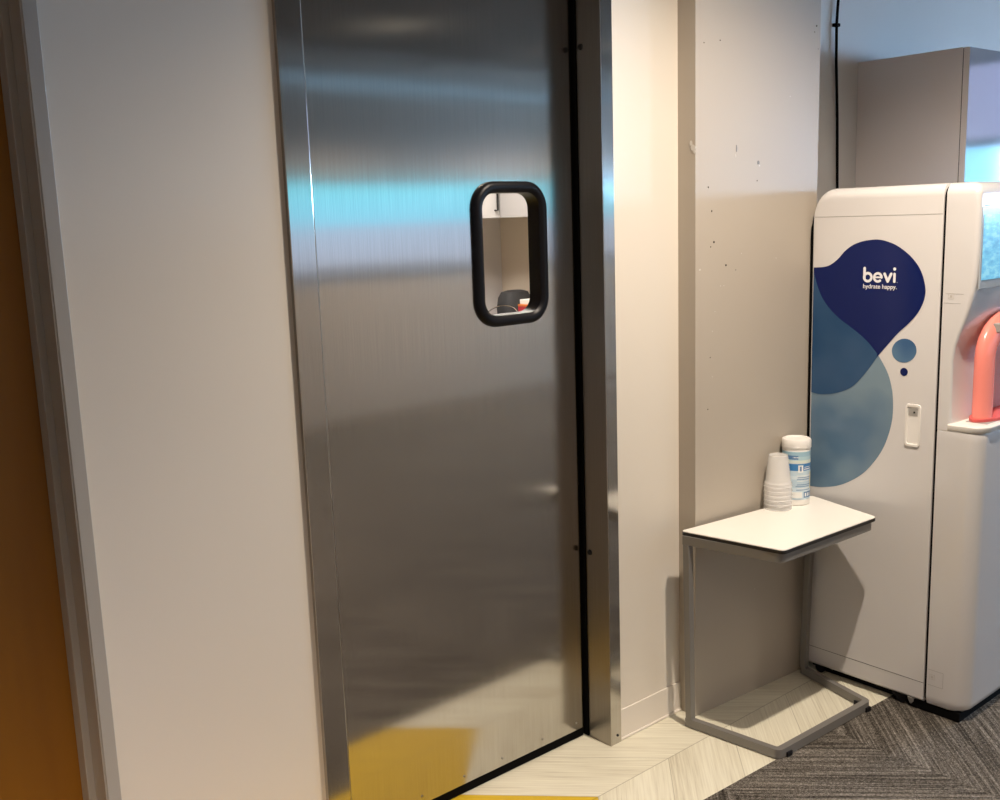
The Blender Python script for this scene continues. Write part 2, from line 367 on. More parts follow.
# other enclosure
struct('wall_left', B(XL-0.1, XL, YF-0.1, 3.2, 0, CEIL), M_WALL)
struct('wall_front', B(XL-0.1, XR+0.1, YF-0.1, YF, 0, CEIL), M_FAR)
struct('wall_shade_fin', B(8.0, XR, -4.76, -4.70, 0, CEIL), M_FAR, label='short unseen fin added to keep side window light off the far wall')  # unseen fin added to block side-window light from the far wall
struct('wall_right', B(XR, XR+0.1, YF-0.1, 3.2, 0, CEIL), M_FAR)
struct('wall_kitchen', B(XL, 4.24, 2.96, 3.1, 0, CEIL), M_BACKG, label='grey wall at the back of the room behind the steel door')
struct('wall_kitchen_side', B(4.24, 4.34, 0.19, 3.1, 0, CEIL), M_BACK, label='beige side wall of the room behind the steel door')

def window(name, x0, x1, z0, z1, axis, at, m, mull, label):
    fr = bmesh.new(); t = 0.04
    def bb(b_, a0, a1, zz0, zz1, d0, d1):
        if axis == 'y': box(b_, a0, a1, at+d0, at+d1, zz0, zz1)
        else: box(b_, at-d1, at-d0, a0, a1, zz0, zz1)
    bb(fr, x0-t, x1+t, z0-t, z0, 0, 0.04); bb(fr, x0-t, x1+t, z1, z1+t, 0, 0.04); bb(fr, x0-t, x0, z0, z1, 0, 0.04); bb(fr, x1, x1+t, z0, z1, 0, 0.04)
    for k in range(1, mull): xx = x0+(x1-x0)*k/mull; bb(fr, xx-0.012, xx+0.012, z0, z1, 0, 0.03)
    o = struct(name, fr, M_WFRAME, label=label)
    p = bmesh.new(); bb(p, x0, x1, z0, z1, 0.002, 0.008); obj('pane', p, m, o)
window('added_window_1', 3.0, 6.62, 1.25, 1.93, 'y', YF, M_SKY_FRONT, 1, 'long window added in the unseen far wall for the steel door to reflect')  # unseen, added to give the cyan band on the steel door
window('added_window_2', 7.0, 8.6, 1.25, 1.93, 'y', YF, M_SKY_FRONT, 1, 'shorter window added in the unseen far wall for the steel casing to reflect')  # unseen, added to carry the cyan band onto the casing
window('added_window_3', -3.65, -3.0, 1.58, 2.12, 'x', XR, emis('dim_reflection_pane', (0.20, 0.64, 1.0), 11.0), 1, 'dim glowing pane added in the unseen right wall for the cabinet front to reflect')  # dimmer pane added so the cabinet front reflects cyan
window('added_window_6', -4.62, -3.75, 1.58, 2.12, 'x', XR, M_SKY_SIDE, 1, 'bright window added in the unseen right wall to light the column, nearest the fin')  # unseen, added to throw blue daylight on the column
window('added_window_5', -2.95, -1.55, 1.58, 2.12, 'x', XR, M_SKY_SIDE, 1, 'bright window added in the unseen right wall to light the column, nearest the cabinet')  # second unseen source added for the column's blue daylight
window('added_window_4', -4.6, -1.8, 2.20, 2.88, 'x', XR, emis('transom_reflection_glow', (0.55, 0.60, 1.0), 3.5), 3, 'dim transom added above the unseen side windows for the cabinet front to reflect')  # glow added for the periwinkle sheen on the cabinet front

# left orange door in its hollow metal frame
bm = bmesh.new()
for s, xa in ((1, OX1), (-1, OX0)):
    x0, x1 = (xa, xa+0.027) if s > 0 else (xa-0.027, xa)
    box(bm, x0, x1, -0.014, 0.001, 0, OTOP+0.027, 0.0015)                      # casing face
    x0, x1 = (xa-0.003, xa+0.002) if s > 0 else (xa-0.002, xa+0.003)
    box(bm, x0, x1, -0.012, 0.16, 0, OTOP)                                     # reveal lining
    x0, x1 = (xa-0.018, xa-0.002) if s > 0 else (xa+0.002, xa+0.018)
    box(bm, x0, x1, 0.055, 0.10, 0, OTOP, 0.002)                               # stop
box(bm, OX0-0.027, OX1+0.027, -0.014, 0.001, OTOP, OTOP+0.027)
jf = struct('trim_1', bm, M_FRAME, label='grey metal frame of the orange door')
d2 = struct('door_2', B(OX0+0.004, OX1-0.006, 0.101, 0.145, 0.01, OTOP-0.004, 0.002), M_ORANGE, label='plain orange door at the left edge')
hb = bmesh.new(); tube(hb, [(-.25, .101, 1.0), (-.25, .05, 1.0), (-.14, .05, 1.0)], .009); lathe(hb, [(.0, .0), (.001, .0)], -.25, .1, 3); obj('door_handle', hb, M_CHROME, d2)

# steel casing of the swing door
bm = bmesh.new()
box(bm, DX1, 2.136, -0.012, 0.002, 0, DTOP+0.06, 0.0015)
box(bm, DX1-0.0015, DX1+0.002, -0.0115, 0.16, 0, DTOP, mi=1)
box(bm, DX0-0.062, DX0, -0.012, 0.002, 0, DTOP+0.06, 0.0015)
box(bm, DX0-0.002, DX0+0.0015, -0.0115, 0.16, 0, DTOP, mi=1)
box(bm, DX0-0.062, 2.136, -0.012, 0.002, DTOP, DTOP+0.06, 0.0015)
cas = struct('trim_2', bm, [M_CASE, M_REVEAL], label='brushed steel casing around the steel swing door')
def bolt(name, p, axis, r, m, parent, t=0.003):
    b_ = bmesh.new(); bmesh.ops.create_cone(b_, cap_ends=True, segments=14, radius1=r, radius2=r*0.7, depth=t)
    R_ = Matrix.Rotation(PI/2, 4, 'X') if axis == 'y' else Matrix.Rotation(-PI/2, 4, 'Y')
    bmesh.ops.transform(b_, matrix=Matrix.Translation(p) @ R_, verts=b_.verts)
    return obj(name, b_, m, parent, smooth=True)
for z in (2.06, 0.603): bolt('bolt', (DX1-0.003, 0.064, z), 'x', 0.010, M_DSCREW, cas, 0.006)
obj('gasket', box(bmesh.new(), DX1-.006, DX1-.0016, .080, .1245, .002, DTOP-.01, .001), M_BLACKM, cas)
bolt('screw', (2.119, -0.0132, 0.027), 'y', 0.0045, M_DSCREW, cas)
for x in (DX0-0.03,):
    bolt('screw', (x, -0.0132, 0.027), 'y', 0.0045, M_DSCREW, cas)

# ------------------------------------------------------------------ the swing door leaf
DL0, DL1, DY, DZ0 = DX0+0.012, 2.0755, 0.094, 0.030
WC, WZ, WW, WH = 1.836, 1.505, 0.234, 0.360      # window centre and opening
leaf = bmesh.new(); hole = rrect(WC, WZ, WW, WH, 0.055, 8); nh = len(hole)
def holed(bm, yy):
    inn = [bm.verts.new((p, yy, q)) for p, q in hole]; out = [bm.verts.new((p, yy, q)) for p, q in ((DL0, DZ0), (DL1, DZ0), (DL1, DTOP-.01), (DL0, DTOP-.01))]
    es = [bm.edges.new((r_[i], r_[(i+1) % len(r_)])) for r_ in (inn, out) for i in range(len(r_))]
    bmesh.ops.triangle_fill(bm, use_beauty=True, use_dissolve=False, edges=es)
    return inn, out
fi, fo = holed(leaf, DY); bi, bo = holed(leaf, DY+0.036)
for A_, B_ in ((fi, bi), (fo, bo)):
    for i in range(len(A_)): j = (i+1) % len(A_); leaf.faces.new((A_[i], A_[j], B_[j], B_[i]))
door = empty('steel_swing_door', ((DL0+DL1)/2, DY+0.018, 0), 'tall brushed stainless steel swing door with a small black framed window', 'door')
obj('door_leaf', leaf, M_STEEL, door)
# black window gasket: rounded tube loop, front lip and inner liner
def loop_tube(path, prof, name, m, parent):
    """path: list of (x,z) closed; prof: list of (outward offset, y)"""
    b_ = bmesh.new(); n = len(path); rows = []
    for i in range(n):
        p0, p1, p2 = Vector(path[i-1]), Vector(path[i]), Vector(path[(i+1) % n]); t = (p2-p0).normalized(); nn = Vector((t.y, -t.x))
        rows.append([b_.verts.new((p1.x+nn.x*o_, yy, p1.y+nn.y*o_)) for o_, yy in prof])
    for i in range(n):
        a_, c_ = rows[i], rows[(i+1) % n]
        for k in range(len(prof)): kk = (k+1) % len(prof); b_.faces.new((a_[k], c_[k], c_[kk], a_[kk]))
    return obj(name, b_, m, parent, smooth=True)
arc = [(0.020+0.019*math.cos(a_), DY-0.001-0.018*math.sin(a_)) for a_ in [PI*k/8 for k in range(9)]]
gas = loop_tube(rrect(WC, WZ, WW-0.034, WH-0.034, 0.042, 8), [(0.031, DY), (0.030, DY-0.009), (0.025, DY-0.015), (0.016, DY-0.018), (0.007, DY-0.015), (0.001, DY-0.009), (0.0, DY), (0.0, DY+0.037), (0.017, DY+0.037), (0.016, DY+0.036), (0.0165, DY)], 'window_gasket', M_BLACK, door)
pg = bmesh.new(); pr = rrect(WC, WZ, WW-0.036, WH-0.036, 0.041, 8)
fa = [pg.verts.new((p, DY+0.018, q)) for p, q in pr]; fb = [pg.verts.new((p, DY+0.022, q)) for p, q in pr]; pg.faces.new(fa); pg.faces.new(fb[::-1])
for i in range(len(pr)): pg.faces.new((fa[i], fa[(i+1) % len(pr)], fb[(i+1) % len(pr)], fb[i]))
obj('window_pane', pg, M_GLASS, door)
# seals: black strip in the latch gap and brush at the bottom
obj('edge_seal', B(DL1+0.0005, DX1-0.0065, DY+0.006, DY+0.03, 0.004, DTOP-0.005, 0.001), M_BLACKM, door)
obj('edge_seal', B(DX0+0.002, DL0-0.0005, DY, DY+0.03, 0.004, DTOP-0.005, 0.001), M_BLACKM, door)
obj('bottom_sweep', B(DL0, DL1+.004, DY+0.002, DY+0.032, 0.001, DZ0-0.0015, .002), M_BLACKM, door)
for x in (1.21, 1.31, 1.456, 1.603, 1.744, 1.903, 2.046): bolt('screw', (x, DY-0.0012, 0.054), 'y', 0.0036, M_SCREW, door, 0.002)

# ------------------------------------------------------------------ room behind the door, seen through the window
def wall_cabinet(x0, x1, y0, y1, z0, z1, facing, hx, label):
    """hx: list of door boundaries along the run; each door gets a bar handle"""
    t = empty('wall_cabinet', ((x0+x1)/2, (y0+y1)/2, z0), label, 'cabinet', 'white wall cabinets in the back room')
    obj('carcass', B(x0, x1, y0, y1, z0, z1, 0.001), M_CABW, t)
    for a_, b_, h in hx:
        if facing == 'y':
            d = obj('cabinet_door', B(a_+.0015, b_-.0015, y0-.019, y0-.0005, z0+.001, z1-.001, .0015), M_CABW, t)
            b2 = bmesh.new(); tube(b2, [(h, y0-.019, z0+.045), (h, y0-.045, z0+.045), (h, y0-.045, z0+.205), (h, y0-.019, z0+.205)], .006, 8)
        else:
            d = obj('cabinet_door', B(x0-.019, x0-.0005, a_+.0015, b_-.0015, z0+.001, z1-.001, .0015), M_CABW, t)
            b2 = bmesh.new(); tube(b2, [(x0-.019, h, z0+.045), (x0-.045, h, z0+.045), (x0-.045, h, z0+.205), (x0-.019, h, z0+.205)], .006, 8)
        obj('handle', b2, M_DSCREW, d)
wall_cabinet(2.75, 3.944, 2.61, 2.957, 1.605, 2.35, 'y', [(2.75, 3.345, 2.80), (3.345, 3.924, 3.89)], 'white wall cabinet facing the door window with a dark bar handle')
wall_cabinet(3.945, 4.237, 1.20, 2.5905, 1.605, 2.35, 'x', [(1.20, 1.85, 1.27), (1.85, 2.5905, 2.235)], 'white wall cabinet on the beige side wall beyond the door window')
def base_cab(name, x0, x1, y0, y1, label):
    t = empty(name, ((x0+x1)/2, (y0+y1)/2, 0), label, 'cabinet')
    obj('carcass', B(x0, x1, y0, y1, .08, .89), M_CABW, t); obj('plinth', B(x0+.03, x1, y0+.05, y1, 0, .08), M_DGREY, t); return t
base_cab('base_cabinet', 2.2, 4.235, 2.36, 2.955, 'white base cabinet under the dark worktop in the back room')
wt = obj('worktop', B(2.2, 4.235, 2.33, 2.955, .8905, .93, .003), M_COUNTER); tag(wt, 'dark worktop seen through the door window', 'worktop')
# dark bag, steel bowl, small boxes, tap
bm = bmesh.new(); secs = []
for z, sx, sy in ((.9305, .095, .06), (.96, .11, .07), (1.06, .115, .075), (1.12, .105, .07), (1.155, .085, .055), (1.165, .05, .03)):
    secs.append([(4.15+sx*(abs(math.cos(a_))**.6)*(1 if math.cos(a_) > 0 else -1), 2.74+sy*(abs(math.sin(a_))**.6)*(1 if math.sin(a_) > 0 else -1), z) for a_ in [2*PI*k/28 for k in range(28)]])
loft(bm, secs)
tag(obj('bag', bm, M_DGREY, smooth=True), 'dark grey rounded bag on the worktop behind the door window', 'bag')
bm = bmesh.new(); lathe(bm, [(.05, .9305), (.075, .935), (.105, .98), (.118, 1.035), (.121, 1.042), (.118, 1.046), (.113, 1.04), (.10, .985), (.07, .942), (.0005, .940)], 3.84, 2.50, 40)
tag(obj('mixing_bowl', bm, M_DGREY, smooth=True), 'dark bowl with a shiny rim on the worktop behind the door window', 'bowl')
bowl = bpy.data.objects['mixing_bowl']; bm = bmesh.new(); bmesh.ops.create_circle(bm, segments=4, radius=.001); bm.clear()
tube(bm, [(3.85+.12*math.cos(-a_), 2.50+.012, 1.0455+.055*math.sin(a_)) for a_ in [PI*k/20 for k in range(21)]], .0035, 8)
obj('handle', bm, M_CHROME, bowl, smooth=True)
t = empty('snack_box', (4.0, 2.50, .9305), 'small red and lilac box with a white lid on the back worktop', 'box')
bm = B(4.00, 4.11, 2.46, 2.54, .9305, 1.085, .002); obj('carton', bm, M_RED, t)
obj('front_panel', B(3.999, 4.07, 2.4585, 2.4598, .98, 1.065), M_PINK, t); obj('orange_band', B(3.999, 4.111, 2.4583, 2.5405, 1.0855, 1.097, .002), M_ORNG, t); obj('lid', B(4.015, 4.12, 2.46, 2.54, 1.0975, 1.125, .003), M_WHITE, t)
t = empty('tap', (3.80, 2.80, .9305), 'small dark tap standing by the bowl on the back worktop', 'tap')
bm = bmesh.new(); tube(bm, [(3.78, 2.80, .931), (3.78, 2.80, 1.10), (3.78, 2.785, 1.13), (3.78, 2.75, 1.135), (3.78, 2.72, 1.12)], .011, 10); obj('spout', bm, M_DSCREW, t, smooth=True)
bm = bmesh.new(); tube(bm, [(3.795, 2.80, 1.04), (3.84, 2.79, 1.06)], .007, 8); obj('lever', bm, M_DSCREW, t)
bl = bpy.data.lights.new('kitchen_light', 'AREA'); bl.energy = 105; bl.size = 0.9; bl.color = (1, .92, .84)
t = empty('ceiling_panel_light', (3.1, 1.5, CEIL), 'square ceiling light in the back room', 'ceiling light')
obj('housing', B(2.6, 3.6, 1.0, 2.0, CEIL-.03, CEIL-.001, .004), M_WHITE, t); obj('lens', B(2.64, 3.56, 1.04, 1.96, CEIL-.034, CEIL-.0305), M_LAMP, t)
blo = bpy.data.objects.new('kitchen_light', bl); C.objects.link(blo); blo.location = (3.1, 1.5, CEIL-.04)

# ------------------------------------------------------------------ drink machine
X0, X1 = 2.965, 3.425
YB, YS, YFR = -0.117, -0.549, -0.668
mach = empty('water_dispenser', ((X0+X1)/2, -0.4, 0), 'tall white floor standing water dispenser with blue blob graphics and bevi lettering', 'water dispenser')
def top_sec(y, zt, zb, r, ins=0.0, seg=8):
    x0, x1 = X0+ins, X1-ins; pts = [(x0, y, zb+.008), (x0+.008, y, zb), (x1-.008, y, zb), (x1, y, zb+.008)]
    for k in range(seg+1): a_ = PI/2*k/seg; pts.append((x1-r+r*math.cos(a_), y, zt-r+r*math.sin(a_)))
    for k in range(seg+1): a_ = PI/2+PI/2*k/seg; pts.append((x0+r+r*math.cos(a_), y, zt-r+r*math.sin(a_)))
    return pts
ZT, RB = 1.660, 0.060
bm = bmesh.new(); secs = []
for k in range(11):
    a_ = PI/2*k/10; secs.append(top_sec(YB-RB*(1-math.cos(a_)), ZT-RB+RB*math.sin(a_), 0.034, 0.036))
secs.append(top_sec(YS+0.0015, ZT, 0.034, 0.036)); secs.append(top_sec(YS, ZT-.0015, 0.0355, 0.036, 0.0015)); loft(bm, secs)
obj('cabinet_body', bm, M_PLASTIC, mach, smooth=True)
# dark gap between cabinet and front module
bm = bmesh.new(); loft(bm, [top_sec(YS, ZT-.007, .042, .034, .006), top_sec(YS-.0095, ZT-.007, .042, .034, .006)]); obj('front_gap', bm, M_BLACKM, mach)
# front module: plan sections lofted upwards
def plan(z, yf, r, ins=0.0, seg=7, yb=None):
    x0, x1 = X0+ins, X1-ins; yb = (YS-0.009) if yb is None else yb; pts = [(x0, yb, z), (x0, yf+r, z)]
    for k in range(1, seg+1): a_ = PI+PI/2*k/seg; pts.append((x0+r+r*math.cos(a_), yf+r+r*math.sin(a_), z))
    for k in range(seg+1): a_ = 1.5*PI+PI/2*k/seg; pts.append((x1-r+r*math.cos(a_), yf+r+r*math.sin(a_), z))
    pts.append((x1, yb, z)); return pts
secs = [plan(.030, -.650, .045, .014), plan(.034, -.668, .045, .006), plan(.045, -.682, .045, .001), plan(.065, -.688, .045), plan(.90, -.692, .045), plan(.918, -.694, .047), plan(.926, -.692, .048, .001),
        plan(.9265, -.600, .012), plan(.98, -.597, .010), plan(1.14, -.595, .008), plan(1.185, -.602, .008), plan(1.22, -.613, .009), plan(1.26, -.627, .010), plan(1.30, -.639, .011), plan(1.34, -.648, .012), plan(1.38, -.653, .012), plan(1.45, -.656, .012),
        plan(1.60, -.656, .014)]
for k in range(1, 9):
    a_ = PI/2*k/8; rr = .036; secs.append(plan(ZT-rr+rr*math.sin(a_), -.656+rr*(1-math.cos(a_))*1.0, .018, rr*(1-math.cos(a_))))
secs.insert(-8, plan(ZT-.036, -.656, .018))
bm = bmesh.new(); loft(bm, secs); fm = obj('front_module', bm, M_PLASTIC2, mach, smooth=True)
obj('front_seam', B(X0+.03, X1-.03, -.6568, -.6555, 1.5905, 1.593), M_SEAM, fm)
# dispensing tray
def tray_plan(z, yf, r, ins): return plan(z, yf, r, ins, yb=-.59)
bm = bmesh.new(); loft(bm, [tray_plan(.9267, -.694, .048, .001), tray_plan(.934, -.700, .052, -.003), tray_plan(.944, -.701, .053, -.003), tray_plan(.948, -.697, .05, .001)]); obj('drip_tray', bm, M_WHITE, mach, smooth=True)
obj('grate', B(X0+.06, X1-.06, -.68, -.615, .9482, .9495, .0005), M_GREYP, bpy.data.objects['drip_tray'])
# screen and bezel
sp = obj('bezel', B(X0+.012, X1-.012, -.6585, -.655, 1.352, 1.586, .0015), M_BEZEL, mach)
obj('screen', B(X0+.022, X1-.022, -.6596, -.6582, 1.378, 1.566), M_SCREEN, sp)
# coral dispensing arch
cxm = (X0+X1)/2; pa = [(cxm-.118, -.640, .9485)] + [(cxm-.118, -.640, .9485+.19*k/5) for k in range(1, 6)]
for k in range(1, 12): a_ = PI-PI*k/12; pa.append((cxm+.118*math.cos(a_), -.640, 1.1385+.095*math.sin(a_)))
pa += [(cxm+.118, -.640, 1.1385-.19*k/5) for k in range(0, 6)]
bm = bmesh.new(); tube(bm, pa, .042, 16, True, 0.62); ar = obj('dispensing_arch', bm, M_CORAL, mach, smooth=True); ar['label'] = 'translucent coral arch over the drip tray'
bm = bmesh.new(); loft(bm, [[(cxm+.172*math.cos(a_), -.640+.05*math.sin(a_), z) for a_ in [2*PI*k/36 for k in range(36)]] for z in (.9497, .958)]); ar2 = obj('arch_base', bm, M_CORALD, mach); ar2['label'] = 'deep coral oval base of the arch'
bm = B(cxm-.10, cxm-.075, -.69, -.65, 1.215, 1.243, .003); obj('arch_clip', bm, M_GREYP, ar)
# side seams
def seam(y0, y1, z0, z1, name='panel_seam', m=None): return obj(name, B(X0-.0004, X0+.001, y0, y1, z0, z1), m or M_GREYP, mach)
seam(YS+.001, YB-.004, 1.5705, 1.5722); seam(YS+.001, YB-.002, .098, .0994, m=M_SEAM)
seam(-.612, YS-.012, 1.3095, 1.3108); seam(-.620, -.566, 1.3375, 1.3385); seam(-.610, YS-.012, .1505, .1515); seam(-.610, YS-.012, .0995, .1005)
seam(-.6108, -.6098, .100, .151)
def square_mark(y, z, s):
    b_ = bmesh.new()
    for (a0, a1, c0, c1) in ((-s, s, s-.0012, s), (-s, s, -s, -s+.0012), (-s, -s+.0012, -s, s), (s-.0012, s, -s, s), (-s*.45, s*.45, -s*.45, s*.45)): box(b_, X0-.0005, X0+.001, y+a0, y+a1, z+c0, z+c1)
    return obj('cover_mark', b_, mat('pale_grey_mark', (0.52, 0.49, 0.45), 0.5), mach)
square_mark(-.583, 1.331, .0085); square_mark(-.575, .128, .0085)
# recessed pull handle
hy, hz = -.480, .928
b_ = bmesh.new(); o1 = rrect(hy, hz, .050, .134, .010, 5); i1 = rrect(hy, hz, .036, .116, .006, 5); n = len(o1)
ring = lambda pts, x: [b_.verts.new((x, p, q)) for p, q in pts]
r0, r1, r2, r3 = ring(o1, X0+.001), ring([(hy+(p-hy)*.97, hz+(q-hz)*.985) for p, q in o1], X0-.004), ring([(hy+(p-hy)*1.06, hz+(q-hz)*1.02) for p, q in i1], X0-.004), ring(i1, X0-.0012)
for A_, B_ in ((r0, r1), (r1, r2), (r2, r3)):
    for i in range(n): b_.faces.new((A_[i], A_[(i+1) % n], B_[(i+1) % n], B_[i]))
b_.faces.new(r3)
hd = obj('pull_handle', b_, M_WHITE, mach, smooth=True); obj('finger_recess', B(X0-.002, X0-.0008, hy-.015, hy+.015, hz+.030, hz+.054), M_GREYP, hd)
b_ = bmesh.new(); disc_x(b_, X0-.002, hy-.004, hz+.042, .003, .003, .001, 14); obj('lock', b_, M_DSCREW, hd)
# graphics on the side
NAVY = [(-0.1205, 1.409), (-0.1543, 1.411), (-0.1797, 1.4177), (-0.208, 1.4372), (-0.2322, 1.4627), (-0.2597, 1.4816), (-0.2905, 1.4924), (-0.3177, 1.4969), (-0.3446, 1.4982), (-0.3713, 1.4935), (-0.4046, 1.4812), (-0.4377, 1.4601), (-0.4641, 1.4362), (-0.4841, 1.4095), (-0.498, 1.3768), (-0.5042, 1.341), (-0.4977, 1.3077), (-0.4801, 1.2736), (-0.4525, 1.2416), (-0.421, 1.2119), (-0.3956, 1.1821), (-0.3731, 1.1553), (-0.3536, 1.1316), (-0.3307, 1.0977), (-0.304, 1.0629), (-0.2732, 1.0305), (-0.2379, 1.0103), (-0.198, 0.9977), (-0.1534, 0.9912), (-0.1205, 0.9945)]
LIGHT = [(-0.1205, 1.398), (-0.1334, 1.3553), (-0.153, 1.3134), (-0.1834, 1.2755), (-0.2205, 1.2448), (-0.2641, 1.2181), (-0.307, 1.1888), (-0.339, 1.1591), (-0.3675, 1.1232), (-0.3926, 1.0809), (-0.4077, 1.0317), (-0.4128, 0.9844), (-0.4112, 0.9363), (-0.3996, 0.8831), (-0.3808, 0.8348), (-0.3513, 0.7875), (-0.314, 0.7447), (-0.2647, 0.7091), (-0.2174, 0.6869), (-0.1612, 0.6733), (-0.1205, 0.6705)]
MID = LIGHT[:8] + [(-.3536, 1.1416)] + NAVY[22:]
sm = lambda p: smooth_poly(p, False, 4)
bm = bmesh.new(); poly_x(bm, X0-.0003, sm(LIGHT)); g1 = obj('blob_graphic', bm, M_LIGHT, mach); g1['label'] = 'pale blue round blob graphic'
bm = bmesh.new(); poly_x(bm, X0-.0008, sm(NAVY)); g2 = obj('blob_graphic', bm, M_NAVY, mach); g2['label'] = 'navy blob graphic'
bm = bmesh.new(); poly_x(bm, X0-.0013, sm(MID[:9]) + sm(NAVY[22:])); g3 = obj('blob_graphic', bm, M_MID, mach); g3['label'] = 'mid blue overlap of the two blobs'
bm = bmesh.new(); poly_x(bm, X0-.0004, smooth_poly([(-.4427+.0385*math.cos(a_)*(1+.06*math.cos(2*a_+.8)), 1.1585+.0385*math.sin(a_)*(1+.05*math.cos(2*a_+.8))) for a_ in [2*PI*k/12 for k in range(12)]])); g4 = obj('bubble_graphic', bm, M_BUBBLE, mach); g4['label'] = 'blue bubble graphic'
bm = bmesh.new(); disc_x(bm, X0-.0004, -.4449, 1.0925, .0125, .0125); obj('bubble_graphic', bm, M_NAVY, mach)
# lettering "bevi" drawn with round strokes; u runs to the right (-y), v up
def stroke(bm, pts, wd, x=X0-.0018, th=.0005):
    pts = [Vector(p) for p in pts]; Lf, Rt = [], []
    for i, p in enumerate(pts):
        t_ = (pts[min(i+1, len(pts)-1)]-pts[max(i-1, 0)]).normalized(); nn = Vector((-t_.y, t_.x))*wd/2; Lf.append(p+nn); Rt.append(p-nn)
    tip = lambda c, t_: [c + Vector((t_.x*math.cos(a_)-t_.y*math.sin(a_), t_.x*math.sin(a_)+t_.y*math.cos(a_)))*wd/2 for a_ in [PI/2-PI*k/8 for k in range(1, 8)]]
    loopp = Lf + tip(pts[-1], (pts[-1]-pts[-2]).normalized()) + Rt[::-1] + tip(pts[0], (pts[0]-pts[1]).normalized())
    quads = []
    stroke.k = getattr(stroke, 'k', 0)+1
    for xx in (x-.00012*stroke.k,):
        a_ = [bm.verts.new((xx, -p.x, p.y)) for p in Lf]; b2 = [bm.verts.new((xx, -p.x, p.y)) for p in Rt]
        for i in range(len(pts)-1): bm.faces.new((a_[i], a_[i+1], b2[i+1], b2[i]))
        for c, d in ((pts[-1], (pts[-1]-pts[-2]).normalized()), (pts[0], (pts[0]-pts[1]).normalized())):
            vs = [bm.verts.new((xx, -q.x, q.y)) for q in [c+Vector((-d.y, d.x))*wd/2] + tip(c, d) + [c-Vector((-d.y, d.x))*wd/2]]; bm.faces.new(vs)
u0, v0 = .2985, 1.3665; wd = .0088; xh = .031
def arc_pts(cx, cy, r, a0, a1, n=20, ry=None): return [(cx+r*math.cos(math.radians(a0+(a1-a0)*k/n)), cy+(ry or r)*math.sin(math.radians(a0+(a1-a0)*k/n))) for k in range(n+1)]
bm = bmesh.new(); r = .0125
stroke(bm, arc_pts(u0+wd/2+r-.001, v0+r+.0025, r, 180, 540, 28), wd*.95); stroke(bm, [(u0+wd/2, v0+.010), (u0+wd/2, v0+.0475-wd/2)], wd)
eu = u0+.0355; stroke(bm, arc_pts(eu+r+.002, v0+r+.0025, r, -52, -360, 26), wd*.9); stroke(bm, [(eu+.005, v0+r+.0028), (eu+2*r, v0+r+.0028)], wd*.6)
vu = eu+.0335; stroke(bm, [(vu+.0035, v0+xh-.0045), (vu+.0145, v0+.0035)], wd); stroke(bm, [(vu+.0145, v0+.0035), (vu+.0255, v0+xh-.0045)], wd)
iu = vu+.0365; stroke(bm, [(iu, v0+.0035), (iu, v0+xh-.0045)], wd*.95); stroke(bm, [(iu, v0+.0415), (iu+.0001, v0+.042)], wd*1.1)
stroke(bm, [(iu+.0095, v0+.0005), (iu+.0096, v0+.0006)], .002)
obj('lettering', bm, M_INK, mach)
def text_mesh(s, size, m, name, parent, mat4):
    cu = bpy.data.curves.new(name, 'FONT'); cu.body = s; cu.size = size; cu.extrude = 0.0002; cu.offset = size*0.012
    tmp = bpy.data.objects.new(name, cu); C.objects.link(tmp); dg = bpy.context.evaluated_depsgraph_get(); dg.update()
    me = bpy.data.meshes.new_from_object(tmp.evaluated_get(dg)); bpy.data.objects.remove(tmp); me.transform(mat4); me.materials.clear(); me.materials.append(m)
    o = bpy.data.objects.new(name, me); C.objects.link(o); o.parent = parent
    o.matrix_parent_inverse = Matrix.LocRotScale(parent.location, parent.rotation_euler, None).inverted(); return o
# text plane facing -x: glyph x -> -y, glyph y -> z
TM = Matrix(((0, 0, -1, X0-.0018), (-1, 0, 0, -u0), (0, 1, 0, 1.3470), (0, 0, 0, 1)))
text_mesh('hydrate happy.', .0192, M_INK, 'tagline', mach, TM)
# black rear panel, plinth, feet
bm = bmesh.new(); pr = [(YB+.001, .04), (YB+.009, .05), (YB+.0105, 1.50), (YB+.009, 1.54), (YB+.001, 1.57)]
a_ = [bm.verts.new((X0+.001, p, q)) for p, q in pr]; c_ = [bm.verts.new((X1-.001, p, q)) for p, q in pr]; bm.faces.new(a_); bm.faces.new(c_[::-1])
for i in range(len(pr)): bm.faces.new((a_[i], a_[(i+1) % len(pr)], c_[(i+1) % len(pr)], c_[i]))
obj('rear_panel', bm, M_BLACKM, mach)
obj('plinth', B(X0+.006, X1-.004, -.664, -.50, .002, .034, .004), M_BLACKM, mach)
obj('under_shade', B(X0+.035, X1-.035, -.4985, YB-.02, .004, .0335, .002), M_BLACKM, mach)  # black slab added as the shade under the machine body
for y, dx in ((-.165, .03), (-.235, .05), (-.47, .02)):
    bm = bmesh.new(); tube(bm, [(X0+dx-.012, y, .02), (X0+dx+.012, y, .02)], .018, 16); box(bm, X0+dx-.015, X0+dx+.015, y-.012, y+.030, .022, .036, .004)
    obj('caster', bm, M_BLACK, mach, smooth=True)
bm = bmesh.new(); lathe(bm, [(.006, .012), (.011, .022), (.014, .036)], X0+.012, -.505, 14); o_ = obj('levelling_foot', bm, M_GREYP, mach, smooth=True)

